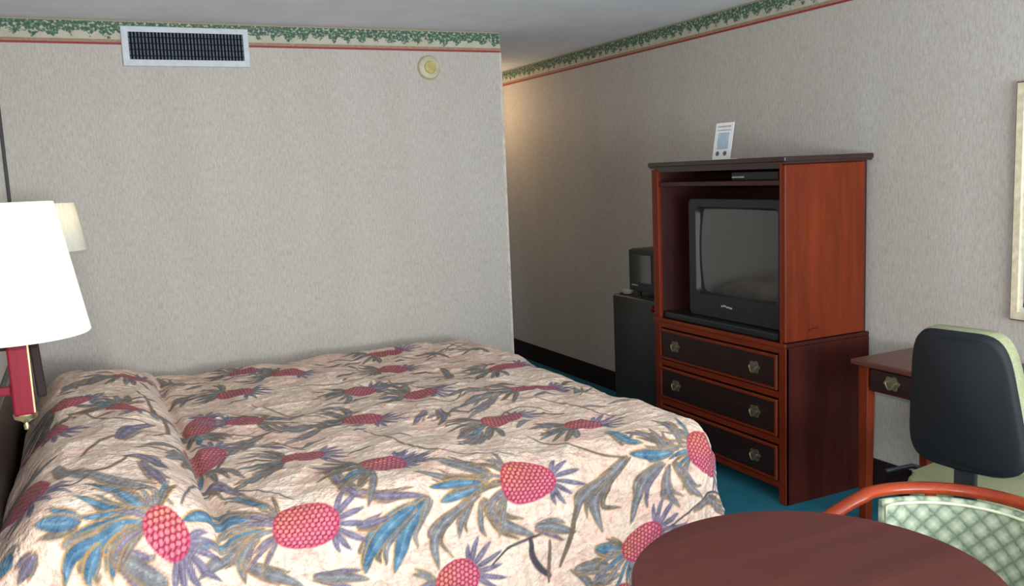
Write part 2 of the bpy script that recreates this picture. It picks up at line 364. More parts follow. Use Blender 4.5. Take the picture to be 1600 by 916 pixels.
LEAVES = [('b',0.024,[(0.086,2.604),(-0.004,2.712),(-0.052,2.742)]),('b',0.025,[(0.074,2.586),(0.002,2.61),(-0.082,2.676)]),('b',0.036,[(0.044,2.58),(-0.016,2.562),(-0.106,2.55)]),('b',0.04,[(-0.076,2.586),(-0.124,2.592),(-0.166,2.61)]),('b',0.032,[(0.05,2.568),(0.008,2.532),(-0.022,2.484)]),('b',0.034,[(0.032,2.562),(-0.028,2.538),(-0.094,2.52),(-0.118,2.478)]),('b',0.029,[(0.038,2.538),(0.002,2.502),(-0.01,2.472)]),('b',0.029,[(-0.034,2.526),(-0.064,2.484),(-0.064,2.466)]),('b',0.029,[(0.086,2.592),(0.044,2.652),(0.014,2.706)]),('g',0.029,[(-0.004,2.502),(0.08,2.472),(0.128,2.46)]),('b',0.038,[(-0.25,2.604),(-0.22,2.562)]),('p',0.029,[(-0.172,2.544),(-0.208,2.52)]),('b',0.027,[(0.422,2.634),(0.362,2.79),(0.32,2.814)]),('b',0.032,[(0.41,2.604),(0.314,2.64),(0.266,2.706)]),('b',0.042,[(0.404,2.586),(0.296,2.61),(0.188,2.568)]),('b',0.032,[(0.398,2.556),(0.32,2.532),(0.224,2.508)]),('g',0.034,[(0.38,2.532),(0.302,2.49),(0.212,2.448)]),('g',0.025,[(0.362,2.526),(0.326,2.466),(0.332,2.406)]),('g',0.032,[(0.332,2.46),(0.428,2.388),(0.494,2.346)]),('b',0.044,[(0.758,2.472),(0.704,2.412),(0.686,2.352)]),('g',0.029,[(0.53,2.37),(0.608,2.358),(0.692,2.328)]),('g',0.029,[(-0.118,2.898),(0.014,2.742),(0.104,2.67),(0.164,2.604)]),('p',0.038,[(0.062,2.922),(0.122,2.928),(0.176,2.832)]),('p',0.029,[(0.104,2.886),(0.14,2.73),(0.164,2.646)]),('k',0.008,[(0.188,2.61),(0.296,2.898),(0.44,2.778),(0.512,2.658)]),('p',0.032,[(0.242,2.874),(0.302,2.934),(0.386,2.796)]),('p',0.029,[(0.65,2.802),(0.674,2.616),(0.77,2.568)]),('n',0.013,[(-0.064,2.982),(-0.004,3.12),(0.152,3.33)]),('p',0.038,[(0.056,3.15),(0.098,3.264),(0.176,3.336)]),('n',0.011,[(-0.1,3.69),(0.02,3.426),(0.158,3.33)]),('n',0.017,[(0.2,3.708),(0.218,3.318),(0.164,3.192)]),('g',0.029,[(0.5,2.952),(0.428,2.904),(0.356,2.862)]),('g',0.038,[(0.542,2.94),(0.494,2.958),(0.44,2.946)]),('g',0.032,[(0.506,3.324),(0.446,3.27),(0.386,3.18)]),('n',0.015,[(0.386,3.18),(0.338,3.066),(0.308,3.048)]),('g',0.029,[(0.554,3.39),(0.482,3.354),(0.368,3.3)]),('g',0.038,[(0.824,3.492),(0.686,3.396),(0.608,3.516)]),('g',0.029,[(0.788,3.396),(0.692,3.294),(0.602,3.24)]),('n',0.011,[(0.2,3.504),(0.374,3.492),(0.554,3.39)]),('n',0.009,[(0.608,3.924),(0.716,3.684),(0.848,3.552)]),('g',0.034,[(0.452,4.242),(0.362,4.29),(0.242,4.02)]),('g',0.029,[(0.386,4.512),(0.32,4.59),(0.284,4.728)]),('n',0.013,[(-0.1,2.85),(0.002,2.826),(0.08,2.928)]),('g',0.025,[(-0.124,2.946),(-0.094,2.844),(-0.046,2.778)]),('k',0.008,[(-0.16,2.772),(-0.094,2.748),(-0.046,2.796)]),('g',0.029,[(-0.028,4.236),(-0.082,4.182),(-0.13,4.032)]),('p',0.029,[(0.062,4.266),(-0.01,4.194),(-0.094,4.104)]),('n',0.015,[(0.152,3.954),(0.182,3.804),(0.2,3.54)]),('g',0.034,[(1.136,2.562),(1.07,2.646),(0.968,2.76)]),('g',0.03,[(1.124,2.556),(1.004,2.592),(0.902,2.652)]),('b',0.038,[(1.1,2.544),(1.022,2.538),(0.95,2.52)]),('b',0.029,[(1.094,2.556),(1.016,2.574),(0.926,2.568)]),('b',0.046,[(0.908,2.532),(0.83,2.448),(0.776,2.334)]),('b',0.046,[(0.854,2.508),(0.74,2.442),(0.68,2.364)]),('g',0.015,[(0.908,2.532),(0.872,2.454)]),('g',0.032,[(1.076,2.514),(0.974,2.466),(0.914,2.406),(0.92,2.298)]),('g',0.021,[(1.052,2.496),(1.01,2.436),(0.998,2.382)]),('g',0.019,[(1.082,2.49),(1.076,2.412),(1.094,2.376)]),('g',0.032,[(1.088,2.49),(1.154,2.412),(1.268,2.328)]),('p',0.027,[(0.704,2.604),(0.776,2.562),(0.902,2.538)]),('p',0.023,[(0.674,2.496),(0.728,2.49),(0.782,2.49)]),('b',0.032,[(1.676,2.712),(1.682,2.604),(1.736,2.574)]),('b',0.038,[(1.844,2.52),(1.76,2.526),(1.67,2.544)]),('g',0.029,[(1.856,2.556),(1.784,2.598),(1.706,2.646)]),('g',0.042,[(1.652,2.538),(1.544,2.478),(1.502,2.4),(1.526,2.286)]),('g',0.032,[(1.568,2.502),(1.46,2.442),(1.412,2.34)]),('g',0.036,[(1.796,2.484),(1.7,2.43),(1.646,2.304)]),('g',0.027,[(1.82,2.466),(1.802,2.376),(1.856,2.31)]),('g',0.025,[(1.844,2.472),(1.91,2.37),(1.976,2.322)]),('g',0.025,[(1.886,2.544),(1.904,2.646),(1.886,2.73)]),('g',0.029,[(1.868,2.526),(1.82,2.562),(1.814,2.646)]),('k',0.009,[(1.808,2.25),(1.904,2.292),(2.3,2.448)]),('k',0.009,[(1.094,2.268),(1.166,2.322),(1.238,2.328),(1.334,2.334)]),('k',0.025,[(1.25,2.322),(1.256,2.256),(1.316,2.184)]),('n',0.015,[(1.322,2.304),(1.31,2.166)]),('g',0.032,[(1.274,2.358),(1.334,2.346),(1.418,2.31)]),('n',0.021,[(1.424,2.394),(1.394,2.274),(1.358,2.202)]),('g',0.029,[(1.412,2.166),(1.496,2.166),(1.58,2.136)]),('b',0.029,[(1.49,2.226),(1.538,2.214),(1.598,2.214)]),('g',0.032,[(1.478,2.112),(1.574,2.118)]),('g',0.025,[(1.916,2.286),(2.372,2.406)]),('n',0.011,[(1.406,2.832),(1.46,2.7),(1.556,2.592),(1.646,2.538)]),('n',0.011,[(0.902,3.294),(0.986,2.886),(1.13,2.73),(1.262,2.658)]),('n',0.009,[(1.544,3.33),(1.706,3.192),(1.802,2.91),(1.892,2.832)]),('g',0.029,[(1.592,2.85),(1.55,2.904),(1.466,2.88)]),('g',0.023,[(1.562,2.82),(1.508,2.826),(1.466,2.838)]),('g',0.038,[(1.598,3.42),(1.454,3.39),(1.28,3.276)]),('g',0.029,[(1.538,3.378),(1.394,3.228),(1.304,3.132)]),('g',0.029,[(1.55,3.456),(1.478,3.534),(1.34,3.516)]),('p',0.025,[(1.196,3.336),(1.148,3.27),(1.1,3.21)]),('p',0.029,[(1.256,3.336),(1.232,3.216),(1.184,3.156)]),('p',0.034,[(1.334,3.042),(1.25,3.006),(1.172,2.934)]),('g',0.029,[(1.286,2.988),(1.232,2.916),(1.13,2.832)]),('g',0.029,[(1.844,4.062),(1.73,3.978),(1.628,3.882)]),('g',0.032,[(1.91,4.272),(1.88,4.392),(1.79,4.41)]),('g',0.025,[(1.574,4.11),(1.526,3.882),(1.418,3.786)]),('n',0.009,[(1.262,3.84),(1.388,3.642),(1.574,3.696)]),('g',0.025,[(1.94,3.288),(1.88,3.258),(1.928,3.39)]),('n',0.009,[(1.994,3.186),(2.018,3.354),(1.838,3.186)]),('g',0.029,[(1.316,3.804),(1.232,3.876),(1.19,3.99)]),('p',0.025,[(1.586,4.506),(1.664,4.506),(1.718,4.356)]),('n',0.009,[(1.724,4.746),(1.814,4.59),(1.862,4.428)]),('n',0.009,[(1.106,3.978),(1.208,3.684),(1.334,3.504)])]

def spread():
    st = .0042
    sa_ = np.arange(BX0, BX1+.66, st)
    ta = np.concatenate([np.arange(BY0-.66, 4.45, st), np.arange(4.45, BY1+.66, .008)])
    S, T = np.meshgrid(sa_, ta)
    rng = np.random.RandomState(3)
    # ---- printed pattern, painted in cloth coordinates
    col = np.zeros(S.shape+(3,)); col[:] = (237, 212, 190)
    def vn(sc, seed):
        r = np.random.RandomState(seed); g = r.rand(200, 200)
        a = S*sc+50.3; b = T*sc+7.7; i = np.floor(a).astype(int); j = np.floor(b).astype(int); fa = a-i; fb = b-j
        fa = fa*fa*(3-2*fa); fb = fb*fb*(3-2*fb); i %= 199; j %= 199
        return g[j, i]*(1-fa)*(1-fb)+g[j, i+1]*fa*(1-fb)+g[j+1, i]*(1-fa)*fb+g[j+1, i+1]*fa*fb
    m1 = vn(9, 1)*.6+vn(22, 2)*.4
    col += (sm(.5, .8, m1))[..., None]*np.array((2, -10, -8))
    m2 = vn(14, 5)*.5+vn(40, 6)*.5
    col += (sm(.55, .8, m2))[..., None]*np.array((8, 14, 16))
    m3 = 1-np.abs(2*(vn(34, 31)*.6+vn(70, 32)*.4)-1)
    col -= (sm(.80, .98, m3)*.75)[..., None]*np.array((20, 27, 24))
    m4 = 1-np.abs(2*vn(16, 33)-1)
    col -= (sm(.86, .99, m4)*.6)[..., None]*np.array((16, 26, 22))
    def win_(x0, x1, y0, y1):
        i0, i1 = np.searchsorted(sa_, (x0, x1)); j0, j1 = np.searchsorted(ta, (y0, y1))
        return slice(j0, j1), slice(i0, i1)
    COL = {'b': (86, 120, 144), 'g': (124, 122, 124), 'p': (114, 106, 124), 'k': (74, 66, 72), 'n': (116, 100, 84), 'o': (118, 108, 98)}
    def smooth_path(p):
        p = np.array(p, float)
        if len(p) == 2: return np.stack([p[0]+(p[1]-p[0])*t for t in np.linspace(0, 1, 8)])
        q = np.vstack([2*p[0]-p[1], p, 2*p[-1]-p[-2]]); out = []
        for i in range(1, len(q)-2):
            for t in np.linspace(0, 1, 8, endpoint=False):
                a, b, c, d = q[i-1], q[i], q[i+1], q[i+2]
                out.append(.5*((2*b)+(-a+c)*t+(2*a-5*b+4*c-d)*t*t+(-a+3*b-3*c+d)*t**3))
        out.append(q[-2]); return np.array(out)
    def stroke(kind, w, pts, gold=None, tone=1.0):
        P = smooth_path(pts); seg = np.hypot(*np.diff(P, axis=0).T); cum = np.concatenate([[0], np.cumsum(seg)]); tot = cum[-1]+1e-6
        sl = win_(P[:, 0].min()-w-.01, P[:, 0].max()+w+.01, P[:, 1].min()-w-.01, P[:, 1].max()+w+.01)
        s_, t_ = S[sl], T[sl]
        if s_.size == 0: return
        best = np.full(s_.shape, 9.); bt = np.zeros(s_.shape); bs = np.zeros(s_.shape)
        for i in range(len(P)-1):
            ax, ay = P[i]; dx, dy = P[i+1]-P[i]; l2 = dx*dx+dy*dy+1e-12
            u = np.clip(((s_-ax)*dx+(t_-ay)*dy)/l2, 0, 1); ex = s_-ax-u*dx; ey = t_-ay-u*dy; d = np.hypot(ex, ey)
            m = d < best; best = np.where(m, d, best); bt = np.where(m, (cum[i]+u*seg[i])/tot, bt); bs = np.where(m, np.sign(dx*ey-dy*ex), bs)
        if kind in 'kn': hw = w*.5*np.ones_like(bt)*(.6+.4*np.sin(PI*bt))
        else: hw = w*.55*np.clip(np.sin(PI*np.clip(bt*.93+.05, 0, 1)), 0, 1)**.62
        msk = sm(.002, -.003, best-hw) if False else np.clip((hw-best)/.004+.5, 0, 1)
        c = np.array(COL[kind], float)*tone
        cc = np.broadcast_to(c, s_.shape+(3,)).copy()
        if kind in 'bgpo':
            cc += (np.clip(1-best/(hw*.45+1e-4), 0, 1)*bs.clip(0, 1))[..., None]*np.array((34, 34, 30))
            if kind == 'b': cc += ((vn(35, 12)[sl]-.5)*40)[..., None]*np.array((.9, .9, .7))
            cc += (np.clip(best/(hw+1e-4)-.55, 0, 1)*2)[..., None]*np.array((-22, -22, -18))
            cc += ((vn(60, 9)[sl]-.5)*36)[..., None]
            if gold is None: gold = 1.0 if kind == 'b' else .5
            gm = np.clip(1-np.abs(best-hw)/.0050, 0, 1)*np.where(bs < 0, 1, .55)*gold
            col[sl] = col[sl]*(1-gm[..., None])+np.array((206, 150, 78))*gm[..., None]
        col[sl] = col[sl]*(1-msk[..., None])+cc*msk[..., None]
        if kind in 'bgpo' and gold > 0:
            gm = np.clip(1-np.abs(best-hw*.94)/.0032, 0, 1)*(bs < 0)*gold*.8
            col[sl] = col[sl]*(1-gm[..., None])+np.array((204, 146, 74))*gm[..., None]
    def fruit(x0, y0, x1, y1, w, tone=1.0, crown=True, base=False):
        a = np.array((x0, y0)); b = np.array((x1, y1)); c = (a+b)/2; d = b-a; L = np.hypot(*d); d = d/L; n = np.array((-d[1], d[0]))
        R = max(L, w)*.75
        if base:
            for k, an in enumerate(np.linspace(-1.25, 1.25, 9)):
                an += rng.uniform(-.12, .12); ln = rng.uniform(.11, .19)
                r0 = a+d*.012+n*math.sin(an)*.03
                dr = -d*math.cos(an)+n*math.sin(an); sd = -d*.4+dr
                stroke('gogbog'[k % 6], rng.uniform(.016, .028), [r0, r0+dr*ln*.5, r0+dr*ln*.5+(sd/np.hypot(*sd))*ln*.5+np.array((0, -.02))], tone=.93)
        if crown:
            for k, an in enumerate(np.linspace(-1.3, 1.3, 7)):
                ln = (.05+.035*math.cos(an))*rng.uniform(.8, 1.3); dr = d*math.cos(an)+n*math.sin(an)
                r0 = b-d*.012*abs(an)+n*math.sin(an)*w*.22
                stroke('p', .017, [r0-dr*.01, r0+dr*ln*.6+d*.004, r0+dr*ln+d*.012], gold=0, tone=1.02)
        sl = win_(c[0]-R, c[0]+R, c[1]-R, c[1]+R); s_, t_ = S[sl]-c[0], T[sl]-c[1]
        if s_.size == 0: return
        u = s_*d[0]+t_*d[1]; v = s_*n[0]+t_*n[1]
        r = (np.abs(u/(L/2))**2.3+np.abs(v/(w/2*(1-.10*u/(L/2))))**2.3)**(1/2.3)
        msk = np.clip((1-r)*(w/2)/.004+.5, 0, 1)
        p = .0170; row = np.round(v/(p*.80)); uu = u/p+.5*(row % 2); du = (uu-np.round(uu))*p; dv = v-row*p*.80
        dot = 1-np.hypot(du, dv)/(p*.56)
        dm = np.clip((dot-.12)/.40, 0, 1)
        base_c = np.array((136, 14, 50.))*tone
        warm = np.clip(.5-u/L, 0, 1)*np.clip(.5+v/w, 0, 1)
        dc = np.array((244, 158, 172.))*(1-warm[..., None])+np.array((240, 190, 104.))*warm[..., None]
        cc = base_c*(1-dm[..., None]*.8)+dc*tone*dm[..., None]*.8
        rimm = np.clip((r-.86)/.12, 0, 1)[..., None]*.6
        cc = cc*(1-rimm)+np.array((176, 40, 76.))*rimm
        col[sl] = col[sl]*(1-msk[..., None])+cc*msk[..., None]
    # the parts of the cloth the photograph hardly shows carry the same motif, repeated
    for bx_ in np.arange(-.1, 2.6, .62):
        for by_ in (1.98+.02, 5.12):
            X0 = bx_+(.2 if by_ > 3 else .34); fruit(X0, by_, X0+.18, by_+.02, .14, base=True)
    for by_ in (3.1, 3.7, 4.3): fruit(2.36, by_, 2.40, by_+.17, .14, base=True)
    for k in range(150):       # small leaves filling the ground of the top
        x = rng.uniform(-.25, 2.3); y = rng.uniform(2.95, 5.2); an = rng.uniform(-.7, .7)+(PI if rng.rand() < .5 else 0); ln = rng.uniform(.07, .15)
        stroke('gnpg'[k % 4], rng.uniform(.014, .028), [(x, y), (x+math.cos(an)*ln*.5, y+math.sin(an)*ln*.5+.012), (x+math.cos(an)*ln, y+math.sin(an)*ln)], tone=.98)
    for k in range(16):       # long thin stems
        x = rng.uniform(-.2, 1.7); y = rng.uniform(2.95, 4.7)
        stroke('n', .010, [(x, y), (x+.15, y+rng.uniform(-.1, .1)), (x+.33, y+rng.uniform(-.12, .12)), (x+.45, y+rng.uniform(-.1, .1))])
    for k, w_, pts in LEAVES:
        if k in 'bgp' and w_ > .02:      # every drawn leaf has thinner ones beside it
            P = np.array(pts, float); dd_ = P[-1]-P[0]; L_ = np.hypot(*dd_)+1e-6; n_ = np.array((-dd_[1], dd_[0]))/L_
            for sg in (-1, 1):
                q = P.copy(); off = w_*rng.uniform(.7, 1.1)*sg
                for i in range(len(q)): q[i] += n_*off*(.35+.9*i/(len(q)-1))
                q[-1] = q[0]+(q[-1]-q[0])*rng.uniform(.6, .85)
                stroke('ogp'[rng.randint(3)] if k != 'b' else 'bgo'[rng.randint(3)], w_*rng.uniform(.4, .6), q)
        stroke(k, w_, pts)
    for f in SMALL: fruit(*f, tone=.88, base=True)
    for (x0, y0, x1, y1, w_) in BIG:
        a = np.array((x0, y0)); d = np.array((x1-x0, y1-y0)); d = d/np.hypot(*d); n = np.array((-d[1], d[0]))
        for an in np.linspace(-1.35, 1.35, 11):
            an += rng.uniform(-.1, .1); ln = rng.uniform(.07, .14); dr = -d*math.cos(an)+n*math.sin(an)
            r0 = a+d*.02+n*math.sin(an)*w_*.25
            stroke('gbogpg'[rng.randint(6)], rng.uniform(.010, .018), [r0, r0+dr*ln*.5, r0+dr*ln+np.array((0, -.015))], gold=.6)
        fruit(x0, y0, x1, y1, w_)
    col = np.clip(col, 0, 255)/255
    lc = np.where(col <= .04045, col/12.92, ((col+.055)/1.055)**2.4)
    X, Y, Z = bed_surface(S, T)
    def ridge(sc, seed): return 1-np.abs(2*vn(sc, seed)-1)
    cr = (ridge(7, 21)**3*.007+ridge(15, 22)**3*.0045+(vn(30, 23)-.5)*.003)
    out_ = np.clip((BY0-T)/.12, 0, 1); outx = np.clip((S-BX1)/.12, 0, 1)
    Z = Z+cr*(1-.8*np.maximum(out_, outx)); Y = Y-cr*out_*1.2; X = X+cr*outx*1.2
    nv = S.size; me = bpy.data.meshes.new('bedspread')
    vx = np.maximum(0, S-BX1); vy = np.where(T < BY0, T-BY0, np.maximum(0, T-BY1)); dd = np.hypot(vx, vy)
    idx = np.arange(nv).reshape(S.shape); A, B_, C_, D_ = idx[:-1, :-1], idx[:-1, 1:], idx[1:, 1:], idx[1:, :-1]
    keep = (np.minimum.reduce([dd[:-1, :-1], dd[:-1, 1:], dd[1:, 1:], dd[1:, :-1]]) < .60)
    F = np.stack([A[keep], B_[keep], C_[keep], D_[keep]], -1)
    used = np.zeros(nv, bool); used[F.ravel()] = True; remap = np.cumsum(used)-1; F = remap[F]; nv = int(used.sum())
    co = np.stack([X.ravel()[used], Y.ravel()[used], Z.ravel()[used]], -1)
    me.vertices.add(nv); me.vertices.foreach_set('co', co.astype(np.float32).ravel())
    me.loops.add(F.size); me.loops.foreach_set('vertex_index', F.ravel().astype(np.int32))
    me.polygons.add(len(F)); me.polygons.foreach_set('loop_start', np.arange(0, F.size, 4, dtype=np.int32))
    me.polygons.foreach_set('use_smooth', np.ones(len(F), bool))
    me.update(calc_edges=True)
    at = me.color_attributes.new('print', 'FLOAT_COLOR', 'POINT')
    rgba = np.ones((nv, 4), np.float32); rgba[:, :3] = lc.reshape(-1, 3)[used]
    at.data.foreach_set('color', rgba.ravel())
    s = NT('printed_quilted_cotton'); a = s.n('ShaderNodeAttribute', attribute_name='print')
    v = s.coord(); q = s.noise(v, 26, 3, .55); q2 = s.noise(v, 90, 2, .5)
    s.bump(s.math('ADD', q, s.math('MULTIPLY', q2, .35)), .8, .02)
    s.fin(a.outputs['Color'], .8, spec=.25)
    s.b.inputs['Sheen Weight'].default_value = .1
    me.materials.append(s.m)
    o = bpy.data.objects.new('bedspread', me); C.objects.link(o)
    tag(o, 'quilted cream bedspread printed with crimson pineapples and blue leaves', 'bedspread')
    return o
spread()
# ------------------------------------------------------------------ wall lamps
def wall_lamp(loc, label, dx):
    """origin at the lamp's post, arms reach the wall at -dx"""
    t = thing('wall_lamp', label, 'lamp', loc, 0, 'wall lamps over the bed')
    zt = .335
    bm = bmesh.new(); box(bm, -.0155, .0155, -.0155, .0155, 0, .195, bev=.004, seg=3); mesh_obj('post', bm, M_lampw, t)
    bm = bmesh.new(); box(bm, .0135, .0160, -.0165, -.0145, .004, .19); mesh_obj('edge_highlight', bm, M_brass, t)  # thin brass sliver stands in for the highlight along the post edge
    bm = bmesh.new(); box(bm, .020, .034, .012, .030, .02, .20, bev=.003, M=Matrix.Rotation(-.05, 4, 'Y')); mesh_obj('rear_post', bm, M_lampd, t)
    bm = bmesh.new(); lathe(bm, [(.0, -.026), (.0035, -.025), (.0045, -.019), (.003, -.014), (.009, -.010), (.0165, -.006), (.018, .0), (.0165, .002)], 24); mesh_obj('finial', bm, M_brass, t, True, 40)
    bm = bmesh.new(); box(bm, -dx+.014, -.015, -.006, .006, .034, .048, bev=.002); mesh_obj('lower_arm', bm, M_lampw, t)
    bm = bmesh.new(); box(bm, -dx+.014, -.015, -.004, .004, .106, .111, bev=.001); mesh_obj('upper_arm', bm, M_lampd, t)
    bm = bmesh.new(); box(bm, -dx+.001, -dx+.015, -.04, .04, -.02, .19, bev=.004); mesh_obj('wall_plate', bm, M_lampw, t)
    bm = bmesh.new(); lathe(bm, [(.012, .195), (.014, .20), (.014, .235), (.0, .236)], 20); mesh_obj('socket', bm, M_brass, t, True, 40)
    bm = bmesh.new(); lathe(bm, [(.0, .2365), (.010, .238), (.012, .25), (.024, .275), (.027, .292), (.018, .312), (.0, .320)], 24); mesh_obj('bulb', bm, M_bulb, t, True)
    bm = bmesh.new(); lathe(bm, [(.105, .128), (.107, .127), (.109, .129), (.074, zt+.002), (.0725, zt+.003), (.0715, zt), (.105, .129)], 48, cap=False); mesh_obj('lamp_shade', bm, M_shade, t, True, 50)
    bm = bmesh.new()
    for k in range(3):
        a = k*2*PI/3+.4; tube(bm, [(0.013*math.cos(a), 0.013*math.sin(a), .225), (.05*math.cos(a), .05*math.sin(a), .31), (.073*math.cos(a), .073*math.sin(a), .328)], .0012, 6)
    mesh_obj('shade_carrier', bm, M_brass, t)
    return t
LX = -.105
t1 = wall_lamp((LX, 1.6, 1.237), 'near wall lamp with big white tapered shade and red wooden post', LX-XL)
t2 = wall_lamp((-.078, 4.42, 1.202), 'far small-looking white shaded wall lamp partly behind the near lamp', -.078-XL)
# ------------------------------------------------------------------ armoire
AX = 2.816; AY0 = 3.011; AY1 = 4.025; AB = 3.338
ar = thing('tv_armoire', 'tall cherry television armoire with folded back doors and three drawers', 'armoire', (AX, (AY0+AY1)/2, 0))
def apart(name, bm, m, parent=None, **k):
    bmesh.ops.translate(bm, vec=(-AX, -(AY0+AY1)/2, 0), verts=bm.verts)
    return mesh_obj(name, bm, m, parent or ar, **k)
bm = bmesh.new()
box(bm, AX+.004, AB, AY0, AY0+.022, .0, .745, bev=.002); apart('chest_side', bm, M_chest)
bm = bmesh.new(); box(bm, AX+.004, AB, AY1-.022, AY1, .0, .745, bev=.002); apart('chest_side', bm, M_chest)
bm = bmesh.new(); box(bm, AX, AX+.022, AY0, AY0+.046, 0, .745, bev=.004); apart('chest_stile', bm, M_stile)
bm = bmesh.new(); box(bm, AX, AX+.022, AY1-.046, AY1, 0, .745, bev=.004); apart('chest_stile', bm, M_stile)
apart('chest_deck', BX(AX+.003, AB, AY0, AY1, .746, .765, bev=.003), M_chest)
apart('deck_edge', BX(AX-.006, AX+.0025, AY0-.001, AY1+.004, .745, .765, bev=.003), M_railw)
apart('top_rail', BX(AX+.001, AX+.02, AY0+.046, AY1-.046, .715, .745, bev=.002), M_railw)
zr = [(.505, .535), (.285, .315)]
for a, b in zr: apart('drawer_rail', BX(AX+.001, AX+.02, AY0+.046, AY1-.046, a, b, bev=.002), M_railw)
apart('bottom_rail', BX(AX+.001, AX+.02, AY0+.046, AY1-.046, .075, .105, bev=.002), M_railw)
apart('chest_back', BX(AB-.012, AB, AY0+.022, AY1-.022, .05, .74), M_in)
apart('hutch_side', BX(AX+.004, AB, AY0+.024, AY0+.034, .765, 1.575), M_in)
apart('hutch_side', BX(AX+.004, AB, AY1-.046, AY1-.024, .765, 1.575), M_in)
apart('hutch_stile', BX(AX-.002, AX+.018, AY0+.024, AY0+.036, .765, 1.575, bev=.002), M_stile)
apart('hutch_stile', BX(AX-.002, AX+.018, AY1-.056, AY1-.024, .765, 1.575, bev=.002), M_stile)
apart('header_rail', BX(AX-.002, AX+.018, AY0+.036, AY1-.056, 1.555, 1.575), M_cap)
apart('upper_shelf', BX(AX+.006, AB-.012, AY0+.034, AY1-.046, 1.480, 1.502, bev=.002), M_in)
apart('hutch_back', BX(AB-.012, AB, AY0+.046, AY1-.046, .765, 1.575), M_in)
bm = bmesh.new(); box(bm, AX-.016, AB+.004, AY0-.014, AY1+.014, 1.583, 1.607, bev=.006, seg=3); box(bm, AX-.008, AB, AY0-.006, AY1+.006, 1.575, 1.583); apart('top_cap', bm, M_cap)
def leaf_profile(n=48):
    out = []
    for k in range(n):
        a = 2*PI*k/n; r = 1+.12*math.cos(6*a+.5)
        out.append((r*math.cos(a)*.036, r*math.sin(a)*.029))
    return out
def pull(par, y, z, x):
    """cast plate with a hanging bail, facing -x"""
    bm = bmesh.new(); prism(bm, [(y+u, z+v) for u, v in leaf_profile()], 0, x-.004, x)
    for s_ in (-1, 1):
        lathe(bm, [(.0, .0), (.005, .0), (.006, .010), (.0, .013)], 12, Matrix.Translation((x-.003, y+s_*.022, z+.004)) @ Matrix.Rotation(-PI/2, 4, 'Y'))
    tube(bm, [(x-.014-.004*math.sin(PI*k/12), y-.022+.044*k/12, z+.004-.026*math.sin(PI*k/12)**.8) for k in range(13)], .0032, 8, up=(1, 0, 0))
    return bm
for (z0, z1) in ((.543, .708), (.323, .497), (.112, .277)):
    bm = bmesh.new(); y0, y1 = AY0+.052, AY1-.052
    box(bm, AX-.003, AX+.018, y0, y1, z0, z1, bev=.003)
    dr = apart('drawer', bm, M_drawer)
    bm = bmesh.new()
    ringframe(bm, 0, y0, y1, z0, z1, .011, .011, .011, .011, AX-.0031, AX-.0095, .002)
    apart('edge_moulding', bm, M_railw, dr)
    for y in (3.215, 3.835): apart('drawer_pull', pull(None, y, (z0+z1)/2, AX-.0035), M_brassd, dr, smooth=True, angle=40)
def armoire_door(y0, y1, side):
    bm = bmesh.new(); box(bm, AX-.002, AX+.485, y0, y1, .770, 1.570, bev=.004)
    d = apart('door', bm, M_cherry); 
    return d
d1 = armoire_door(AY0, AY0+.0225, -1); d2 = armoire_door(AY1-.0225, AY1, 1)
bm = bmesh.new(); tube(bm, [(AX+.135, AY0-.004, .815), (AX+.14, AY0-.012, .817), (AX+.18, AY0-.012, .821), (AX+.185, AY0-.004, .822)], .0026, 8); apart('door_pull', bm, M_cherry, d1, smooth=True)
bm = bmesh.new(); lathe(bm, [(.006, 0), (.007, .018), (.016, .026), (.018, .036), (.012, .046), (0, .048)], 20, Matrix.Translation((AX+.014, AY1, .80)) @ Matrix.Rotation(-PI/2, 4, 'X')); apart('door_knob', bm, M_lampw, d2, smooth=True)
# television
tvx = 2.884; ty0, ty1, tz0, tz1 = 3.056, 3.800, .803, 1.415
tv = thing('television', 'large black tube television inside the armoire', 'television', (tvx, (ty0+ty1)/2, tz0))
def tpart(name, bm, m, parent=None, **k):
    bmesh.ops.translate(bm, vec=(-tvx, -(ty0+ty1)/2, -tz0), verts=bm.verts); return mesh_obj(name, bm, m, parent or tv, **k)
sy0, sy1, sz0, sz1 = 3.130, 3.738, .920, 1.372
bm = bmesh.new()
O = rrect(ty0, ty1, tz0, tz1, .025); I = rrect(sy0, sy1, sz0, sz1, .03); I2 = rrect(sy0+.012, sy1-.012, sz0+.012, sz1-.012, .03)
Ob = rrect(ty0, ty1, tz0, tz1, .025)
rings = [[bm.verts.new((x, u, v)) for u, v in R_] for R_, x in ((Ob, tvx+.06), (O, tvx+.006), ([((u-3.428)*.985+3.428, (v-1.109)*.985+1.109) for u, v in O], tvx), (I, tvx), (I2, tvx+.022))]
for a, b in zip(rings, rings[1:]):
    n = len(a)
    for i in range(n): bm.faces.new((a[i], a[(i+1) % n], b[(i+1) % n], b[i]))
tpart('bezel', bm, M_tv, smooth=True, angle=30)
bm = bmesh.new(); N = 18; g = []
for i in range(N+1):
    row = []
    for j in range(N+1):
        u = -1+2*i/N; v = -1+2*j/N
        row.append(bm.verts.new((tvx+.006+.022*(u*u+v*v)/2, (sy0+sy1)/2+u*(sy1-sy0)/2*.985, (sz0+sz1)/2+v*(sz1-sz0)/2*.985)))
    g.append(row)
for i in range(N):
    for j in range(N): bm.faces.new((g[i][j], g[i+1][j], g[i+1][j+1], g[i][j+1]))
tpart('screen', bm, M_glass, smooth=True)
bm = bmesh.new()
fr_ = rrect(ty0+.004, ty1-.004, tz0+.004, tz1-.004, .03); bk = rrect(ty0+.13, ty1-.13, tz0+.06, tz1-.10, .05); md = rrect(ty0+.03, ty1-.03, tz0+.004, tz1-.02, .04)
rings = [[bm.verts.new((x, u, v)) for u, v in R_] for R_, x in ((fr_, tvx+.058), (fr_, tvx+.12), (md, tvx+.2), (bk, tvx+.40))]
